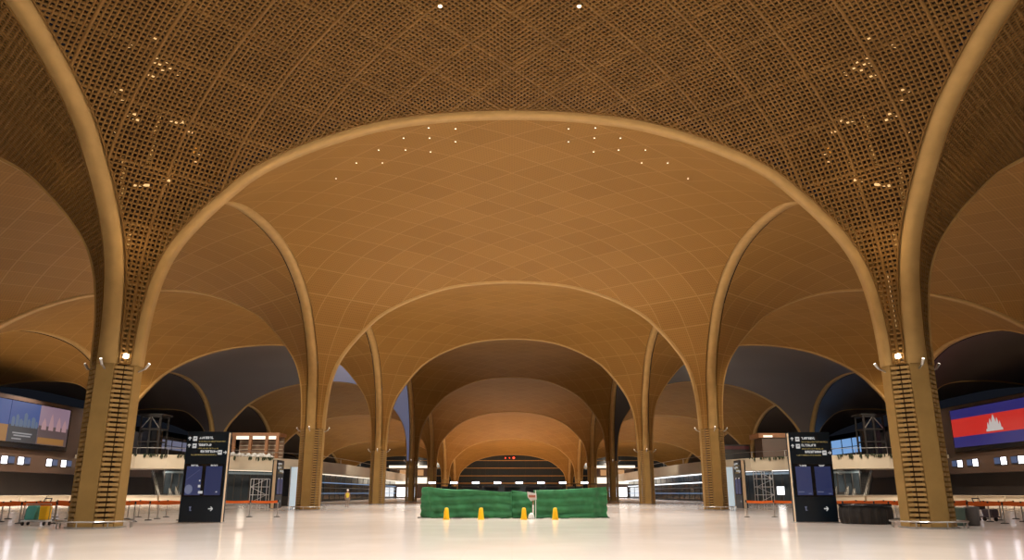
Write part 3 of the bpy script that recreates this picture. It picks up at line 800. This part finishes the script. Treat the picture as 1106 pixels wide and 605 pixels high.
# ------------------------------------------------------------------ totem signs
def glyphs(mb, x0, x1, z, h, y, dens=1.0):
    x = x0
    while x < x1-.02:
        w_ = random.uniform(.055, .085)*dens; st = h*.24; k = random.randrange(4)
        if k != 3: mb.box((x+st/2, y, z), (st, .008, h*random.choice((1, .8))))
        if k != 1: mb.box((x+w_-st/2, y, z-h*.08), (st, .008, h*.8))
        mb.box((x+w_/2, y, z+h*random.choice((-.36, 0, .32))), (w_, .008, st))
        x += w_+.022
def arrow(mb, x, z, r, y, ang):
    rot = Matrix.Rotation(ang, 3, 'Y')
    mb.box((x, y, z), (r*.4, .008, r*1.6), rot=rot)
    for sgn in (-1, 1):
        off = rot @ Vector((sgn*r*.38, 0, r*.5)); mb.box((x+off.x, y, z+off.z), (r*.36, .008, r*1.1), rot=Matrix.Rotation(ang-sgn*R(45), 3, 'Y'))
def sign(label, loc, rz, mapped=True):
    t = thing('totem_sign', label, 'sign', loc, rz, 'wayfinding totems')
    Wd, Hh = 2.12, 4.5; x0 = -Wd/2
    MB().box((0, .05, Hh/2+.02), (Wd, .10, Hh-.04)).build('front_panel', 'navy', t, bevel=.01)
    MB().box((0, .25, Hh/2), (Wd-.05, .30, Hh-.08)).build('core', 'cream', t)
    MB().box((0, .45, Hh/2+.02), (Wd, .10, Hh-.04)).build('rear_panel', 'navy', t, bevel=.01)
    MB().box((0, .25, .02), (Wd+.12, .62, .04)).build('base_plate', 'steel', t)
    y = -.006; X = lambda f: x0+f*Wd
    for z, zy, a, (tx0, tx1), (yx0, yx1), right in ((4.16, 4.0, 0, (.30, .62), (.30, .94), False), (3.80, 3.65, 0, (.29, .62), (.29, .80), False), (3.47, 3.33, 0, (.36, .76), (.14, .74), True)):
        mb = MB(); glyphs(mb, X(tx0), X(tx1), z+.03, .13, y); mb.build('lettering', 'text', t)
        mb = MB(); glyphs(mb, X(yx0), X(yx1), zy, .07, y, .7); mb.build('lettering', 'textyellow', t)
        fx = .83 if right else .20
        pi_ = MB().box((X(fx), y, z-.02), (.21, .012, .23)).build('pictogram', 'text', t, bevel=.03)
        mb = MB(); mb.bar((X(fx)-.06, y-.008, z-.06), (X(fx)+.06, y-.008, z+.04), .03, .006).box((X(fx), y-.008, z-.01), (.12, .006, .035)); mb.build('symbol', 'navy', pi_)
        mb = MB(); arrow(mb, X(.95 if right else .07), z-.02, .1, y, R(90) if right else 0); mb.build('arrow', 'text', t)
    bz = MB().box((0, -.012, 2.07), (Wd-.1, .03, 1.62)).build('screen_bezel', 'black', t)
    for k, (a, b) in enumerate(((.08, .45), (.54, .93))):
        s_ = MB().box(((X(a)+X(b))/2, -.03, 2.05), ((b-a)*Wd, .012, 1.42)).build('screen', 'scrblue2' if (k == 0) else 'scrblue', t)
        mb = MB(); glyphs(mb, (X(a)+X(b))/2-.18, (X(a)+X(b))/2+.16, 2.80, .09, -.04, .8); mb.build('screen_title', 'text', s_)
        if mapped and k == 0:
            mb = MB().bar((X(a)+.04, -.04, 2.1), (X(b)-.1, -.04, 2.6), .03, .006)
            mb.prism([(X(.17)+.2*math.cos(R(30*i)), 1.62+.24*math.sin(R(30*i))) for i in range(12)], -.042, -.038)
            mb.build('map', 'scrline', s_)
        if mapped:
            mb = MB()
            if k == 0:
                mb.box((X(.42), -.042, 2.05), (.07,.006,.07)).box((X(.42), -.042, 1.78), (.12,.006,.12)).box((X(.46), -.042, 1.48), (.22,.006,.13))
            else: mb.box((X(.84), -.042, 1.5), (.08,.006,.06))
            mb.build('map_marker', 'text', s_)
        else:
            mb = MB().box((X(a)+.2, -.042, 1.5), (.3,.006,.04)).box((X(b)-.15, -.042, 1.42), (.15,.006,.04)); mb.build('screen_text', 'scrline', s_)
    mb = MB(); mb.box((X(.25), y, .68), (.04,.01,.2)).box((X(.25), y, .76), (.12,.01,.04)).box((X(.25)+.03, y, .6), (.1,.01,.03)); mb.build('symbol', 'scrline', t)
    mb = MB(); arrow(mb, X(.73), .68, .13, y, R(90)); mb.build('symbol', 'text', t)
    return t
sign('tall navy totem sign with map screens, standing beside the large left column', (-15.65, 40.5, 0), 0)
sign('tall navy totem sign with two plain screens, standing beside the large right column', (15.45, 40.9, 0), 0, False)
sign('distant totem sign seen edge on, by the second left column', (-22.5, 77.4, 0), R(90), False)
sign('distant totem sign seen edge on, by the second right column', (21.9, 77.4, 0), R(-90), False)

# ------------------------------------------------------------------ green fabric barriers
def barrier(label, pts, hL, hR, posts, tape=False):
    t = thing('fabric_barrier', label, 'barrier', (0,0,0), 0, 'green fabric barriers')
    P = [Vector(p) for p in pts]; Ls = [0]
    for i in range(len(P)-1): Ls.append(Ls[-1]+(P[i+1]-P[i]).length)
    T_ = Ls[-1]; nx = max(8, int(T_/.09)); nz = 22; vs = []; fs = []
    ph = random.uniform(0, 6)
    for i in range(nx+1):
        l = T_*i/nx; k = 0
        while k < len(P)-2 and l > Ls[k+1]: k += 1
        u = (l-Ls[k])/(Ls[k+1]-Ls[k]); c = P[k].lerp(P[k+1], u); d = (P[k+1]-P[k]).normalized(); n = Vector((d.y, -d.x))
        top = hL+(hR-hL)*i/nx + .02*math.sin(l*2.1+ph)-.04*abs(math.sin(l*1.25+ph))
        for j in range(nz+1):
            z = .03+(top-.03)*j/nz
            off = .035*math.sin(z*14+.6*math.sin(l*1.3+ph)+ph)+.03*math.sin(l*5+z*2+ph)*(1-abs(2*j/nz-1))+.02*math.sin(l*11+z*3)
            v = c+n*off; vs.append((v.x, v.y, z))
    for i in range(nx):
        for j in range(nz): a = i*(nz+1)+j; fs.append((a, a+nz+1, a+nz+2, a+1))
    f = MB().add(vs, fs).build('fabric', 'green', t, smooth=True)
    so = f.modifiers.new('solid', 'SOLIDIFY'); so.thickness = .015
    for x, y, h in posts:
        p_ = MB().tube([(x, y+.12, 0), (x, y+.12, h)], .035, 8).build('post', 'dark_steel', t); MB().box((x, y+.12, .03), (.5, .4, .06)).build('foot', 'grey', p_)
    MB().bar((posts[0][0], posts[0][1]+.14, 1.2), (posts[-1][0], posts[-1][1]+.14, 1.2), .04).build('rail', 'steel', t)
    if tape:
        x = 1.22
        w_ = MB().prism([(x-.34,1.52),(x+.2,1.42),(x+.22,1.08),(x-.12,.98),(x-.3,1.2)], 46.9, 46.98).build('notice', 'whitep', t)
        MB().box((x-.05, 46.88, 1.26), (.4, .02, .14)).build('stripe', mat('faded_red', (.5,.18,.12,1), .7), w_)
        MB().tube([(x+.16, 46.9, 0), (x+.16, 46.9, 1.6)], .022, 6).build('post', 'whitep', t)
        MB().lathe([(.02,0),(.2,.03),(.16,.22),(.05,.34)], 8, (x-.1, 46.85, 0)).build('weight_bag', 'whitep', t)
    return t
barrier('green fabric screen on the left, longest of the three, with a folded left end', [(-5.45,48.4),(-4.7,47.4),(-.02,47.3)], 1.82, 1.52, [(-5.4,48.4,1.8),(-3.2,47.4,1.7),(-1.6,47.4,1.65),(-.42,47.4,1.6)])
barrier('short green fabric screen in the middle, behind the white notice', [(-.03,47.62),(1.2,47.5)], 1.6, 1.48, [(.28,47.7,1.6),(.95,47.6,1.6)], True)
barrier('green fabric screen on the right with a folded right end', [(1.28,47.3),(4.75,47.3),(5.7,48.3)], 1.6, 1.82, [(1.6,47.4,1.7),(3.1,47.4,1.7),(5.6,48.4,1.8)])

# ------------------------------------------------------------------ cones
for k, x in enumerate((-3.68, -1.74, .67, 2.42)):
    t = thing('safety_cone', 'tall yellow floor cone before the green screens, %s from the left' % ORD[k], 'cone', (x, 45.3, 0), random.uniform(0, 1), 'yellow cones')
    MB().lathe([(.19, .03), (.165, .1), (.13, .45), (.105, .62), (.05, .65)], 20).build('body', 'yellow', t, smooth=True)
    MB().lathe([(.21, 0), (.21, .03), (.18, .05)], 20).build('base', 'yellow', t)

# ------------------------------------------------------------------ queue barriers
def mesh_of(mb, name, m_): o = mb.build(name, m_); me = o.data; bpy.data.objects.remove(o); return me
SB = mesh_of(MB().lathe([(.19,0),(.19,.02),(.15,.045),(.04,.06)], 14), 'base', 'dark_steel')
SP = mesh_of(MB().tube([(0,0,.05),(0,0,.9)], .032, 8), 'post', 'steel')
SH = mesh_of(MB().lathe([(.045,.88),(.045,1.0),(.03,1.02)], 10), 'head', 'rubber')
BL = 1.72
bm_ = MB()
vs = []; nseg = 10
for i in range(nseg+1):
    x = BL*i/nseg; dz = -.03*math.sin(math.pi*i/nseg)
    vs += [(x, -.006, .85+dz), (x, -.006, 1.0+dz), (x, .006, 1.0+dz), (x, .006, .85+dz)]
bm_.add(vs, [(i*4+k, i*4+(k+1) % 4, i*4+4+(k+1) % 4, i*4+4+k) for i in range(nseg) for k in range(4)])
BE = mesh_of(bm_, 'belt', 'orange')
for s, nm in ((-1, 'left'), (1, 'right')):
    for ri, (y, xa, nn) in enumerate(((39.5, 20.6, 5), (41.9, 19.6, 6), (44.3, 18.2, 7), (46.6, 17.0, 8), (50.2, 14.6, 9))):
        for k in range(nn):
            x = xa+BL*k
            t = thing('queue_stanchion', 'queue post with orange belt, %s from the hall centre in %s rope line on %s' % (ORD[k], ORD[ri], nm), 'stanchion', (s*x, y, 0), 0 if s > 0 else math.pi, 'queue stanchions')
            inst('base', SB, t); inst('post', SP, t); inst('head', SH, t)
            if k < nn-1: inst('belt', BE, t)

# ------------------------------------------------------------------ round bench, bins, carts
t = thing('drum_bench', 'low black round bench with a ribbed side, half behind the large right column', 'bench', (17.35, 39.6, 0))
mb = MB(); n = 72; vs = []; fs = []
for (r_, z) in ((1.12, .0), (1.16, .06), (1.2, .3), (1.2, .6), (1.16, .78), (1.05, .82)):
    for k in range(n): a = 2*math.pi*k/n; rr = r_*(1+.022*(1 if (k//2) % 2 else -1)); vs.append((rr*math.cos(a), rr*math.sin(a), z))
for i in range(5):
    for k in range(n): fs.append((i*n+k, i*n+(k+1) % n, (i+1)*n+(k+1) % n, (i+1)*n+k))
mb.add(vs, fs+[tuple(5*n+k for k in range(n))]).build('drum', 'rubber', t)
MB().lathe([(1.18,.80),(1.22,.86),(1.18,.93),(.3,.95),(.02,.95)], 40).build('seat_cushion', 'black', t, smooth=True)
for x, m_, h_, lb in ((20.55, mat('bin_green', (.13,.2,.17,1), .5), .80, 'grey-green waste bin standing right of the large right column'), (21.2, 'grey', .84, 'dark grey waste bin beside the grey-green one')):
    t = thing('waste_bin', lb, 'bin', (x, 37.2, 0))
    MB().lathe([(.24,0),(.27,.05),(.31,h_-.12),(.31,h_-.1)], 18).build('body', m_, t, smooth=False)
    MB().lathe([(.33,h_-.1),(.33,h_-.03),(.2,h_),(.05,h_)], 18).build('lid', m_, t)
t = thing('cleaning_cart', 'small white cleaning cart with teal and yellow bags left of the large left column', 'cart', (-22.1, 37.6, 0))
MB().box((0, 0, .2), (1.15, .55, .08)).build('tray', 'whitep', t, bevel=.02)
MB().prism([(-.48,.24),(-.02,.24),(.06,.82),(-.06,.9),(-.36,.88),(-.42,.8)], -.2, .2).build('bag', 'teal', t, bevel=.04)['label'] = 'teal bag'
MB().prism([(.2,.24),(.55,.24),(.56,.86),(.18,.86)], -.22, .2).build('bag', 'yellow', t, bevel=.04)['label'] = 'yellow bag'
MB().tube([(-.55,.0,.2),(-.58,0,.95),(.58,0,.95),(.55,0,.2)], .025, 6).build('frame', 'steel', t)
for x in (-.5, .5):
    for y in (-.22, .22): MB().tube([(x-.03, y, .08), (x+.03, y, .08)], .08, 10).build('wheel', 'rubber', t)
for s, nm in ((-1, 'left'), (1, 'right')):
    t = thing('luggage_trolley', 'dark luggage trolley parked among the %s queue ropes' % nm, 'trolley', (s*25.4, 43.1, 0), s*.5)
    MB().box((0, 0, .22), (.62, .9, .06)).build('deck', 'purple', t)
    MB().tube([(-.3,.42,.22),(-.3,.5,1.0),(-.3,.56,1.16),(.3,.56,1.16),(.3,.5,1.0),(.3,.42,.22)], .03, 6).build('handle', 'purple', t)
    MB().box((0, .36, .72), (.56, .24, .26)).build('basket', 'purple', t, bevel=.03)
    MB().prism([(-.3,.26),(.3,.26),(.3,.62),(-.3,.62)], -.42, .1).build('side_panel', 'purple', t, bevel=.05)
    for x, y in ((-.26,.36),(.26,.36),(0,-.4)): MB().tube([(x-.035,y,.1),(x+.035,y,.1)], .1, 12).build('wheel', 'rubber', t)

# ------------------------------------------------------------------ worker
def skin_mesh(name, verts, edges, radii, m_, parent, root=0):
    me = bpy.data.meshes.new(name); me.from_pydata(verts, edges, [])
    o = link(name, me, m_, parent)
    md = o.modifiers.new('skin', 'SKIN'); md.use_smooth_shade = True
    for i, r_ in enumerate(radii): me.skin_vertices[0].data[i].radius = r_ if isinstance(r_, tuple) else (r_, r_)
    me.skin_vertices[0].data[root].use_root = True
    sd = o.modifiers.new('sub', 'SUBSURF'); sd.levels = 2; sd.render_levels = 2
    return o
t = thing('person', 'worker in a yellow vest and white helmet standing beyond the second left column', 'person', (-17.3, 84.4, 0), R(15))
V = [(0,0,.95),(0,.01,1.18),(0,0,1.40),(0,-.01,1.50),(0,-.03,1.60),(0,-.02,1.70),
     (.19,0,1.41),(.24,.01,1.14),(.24,-.08,.90),(.24,-.11,.80),(-.19,0,1.41),(-.25,.01,1.14),(-.23,-.1,.91),(-.22,-.14,.81),
     (.10,0,.88),(.11,-.02,.50),(.11,.02,.09),(.12,-.14,.04),(-.10,0,.88),(-.12,-.03,.50),(-.13,.02,.09),(-.15,-.14,.04)]
Ed = [(0,1),(1,2),(2,3),(3,4),(4,5),(2,6),(6,7),(7,8),(8,9),(2,10),(10,11),(11,12),(12,13),(0,14),(14,15),(15,16),(16,17),(0,18),(18,19),(19,20),(20,21)]
Rd = [(.15,.11),(.14,.10),(.17,.11),.055,.085,.075,.07,.048,.036,.03,.07,.048,.036,.03,.095,.062,.045,.035,.095,.062,.045,.035]
skin_mesh('body', V, Ed, Rd, 'skin', t)
for q in (1, -1):
    hm = MB(); hx, hy, hz = (.24, -.11, .80) if q > 0 else (-.22, -.14, .81)
    hm.tube([(hx, hy, hz+.03), (hx, hy-.01, hz-.03)], [.028, .036], 8)
    for k, L_ in enumerate((.062, .072, .068, .052)):
        fy = hy-.035+.022*k
        hm.tube([(hx, fy, hz-.03), (hx-q*.008, fy-.004, hz-.03-L_*.55), (hx-q*.022, fy-.008, hz-.03-L_)], [.010, .009, .007], 6)
    hm.tube([(hx-q*.01, hy-.035, hz), (hx-q*.02, hy-.06, hz-.03), (hx-q*.025, hy-.065, hz-.055)], [.012, .010, .008], 6)
    hm.build('hand', 'skin', t, smooth=True)
skin_mesh('vest', [(0,0,.88),(0,.01,1.15),(0,0,1.40),(.17,0,1.43),(-.17,0,1.43)], [(0,1),(1,2),(2,3),(2,4)], [(.18,.135),(.165,.125),(.18,.13),.085,.085], 'hivis', t)
skin_mesh('trousers', [(0,0,.93),(.10,0,.86),(.115,-.02,.5),(.115,.02,.12),(-.10,0,.86),(-.125,-.03,.5),(-.135,.02,.12)], [(0,1),(1,2),(2,3),(0,4),(4,5),(5,6)], [(.16,.12),.11,.08,.065,.11,.08,.065], 'trousers', t)
MB().lathe([(.135,1.685),(.115,1.70),(.11,1.75),(.08,1.81),(.02,1.83)], 14, (0,-.03,0)).build('helmet', 'helmet', t, smooth=True)
for q in (.12, -.14): MB().box((q, -.06, .04), (.11, .28, .08)).build('shoe', 'rubber', t, bevel=.03)

# ------------------------------------------------------------------ camera
cam = bpy.data.cameras.new('camera'); co = bpy.data.objects.new('camera', cam); COL.objects.link(co)
cam.sensor_width = 36; cam.sensor_fit = 'HORIZONTAL'; cam.lens = FPX/1106*36
cam.clip_end = 1000
co.location = (0, 0, CAMH); co.rotation_euler = (math.pi/2+TILT, 0, 0)
sc.camera = co
sc.view_settings.view_transform = 'Standard'; sc.view_settings.look = 'None'
sc.view_settings.exposure = 0; sc.view_settings.gamma = 1; sc.view_settings.use_curve_mapping = False
sc.cycles.use_denoising = True
sc.cycles.max_bounces = 8; sc.cycles.diffuse_bounces = 5; sc.cycles.sample_clamp_indirect = 6
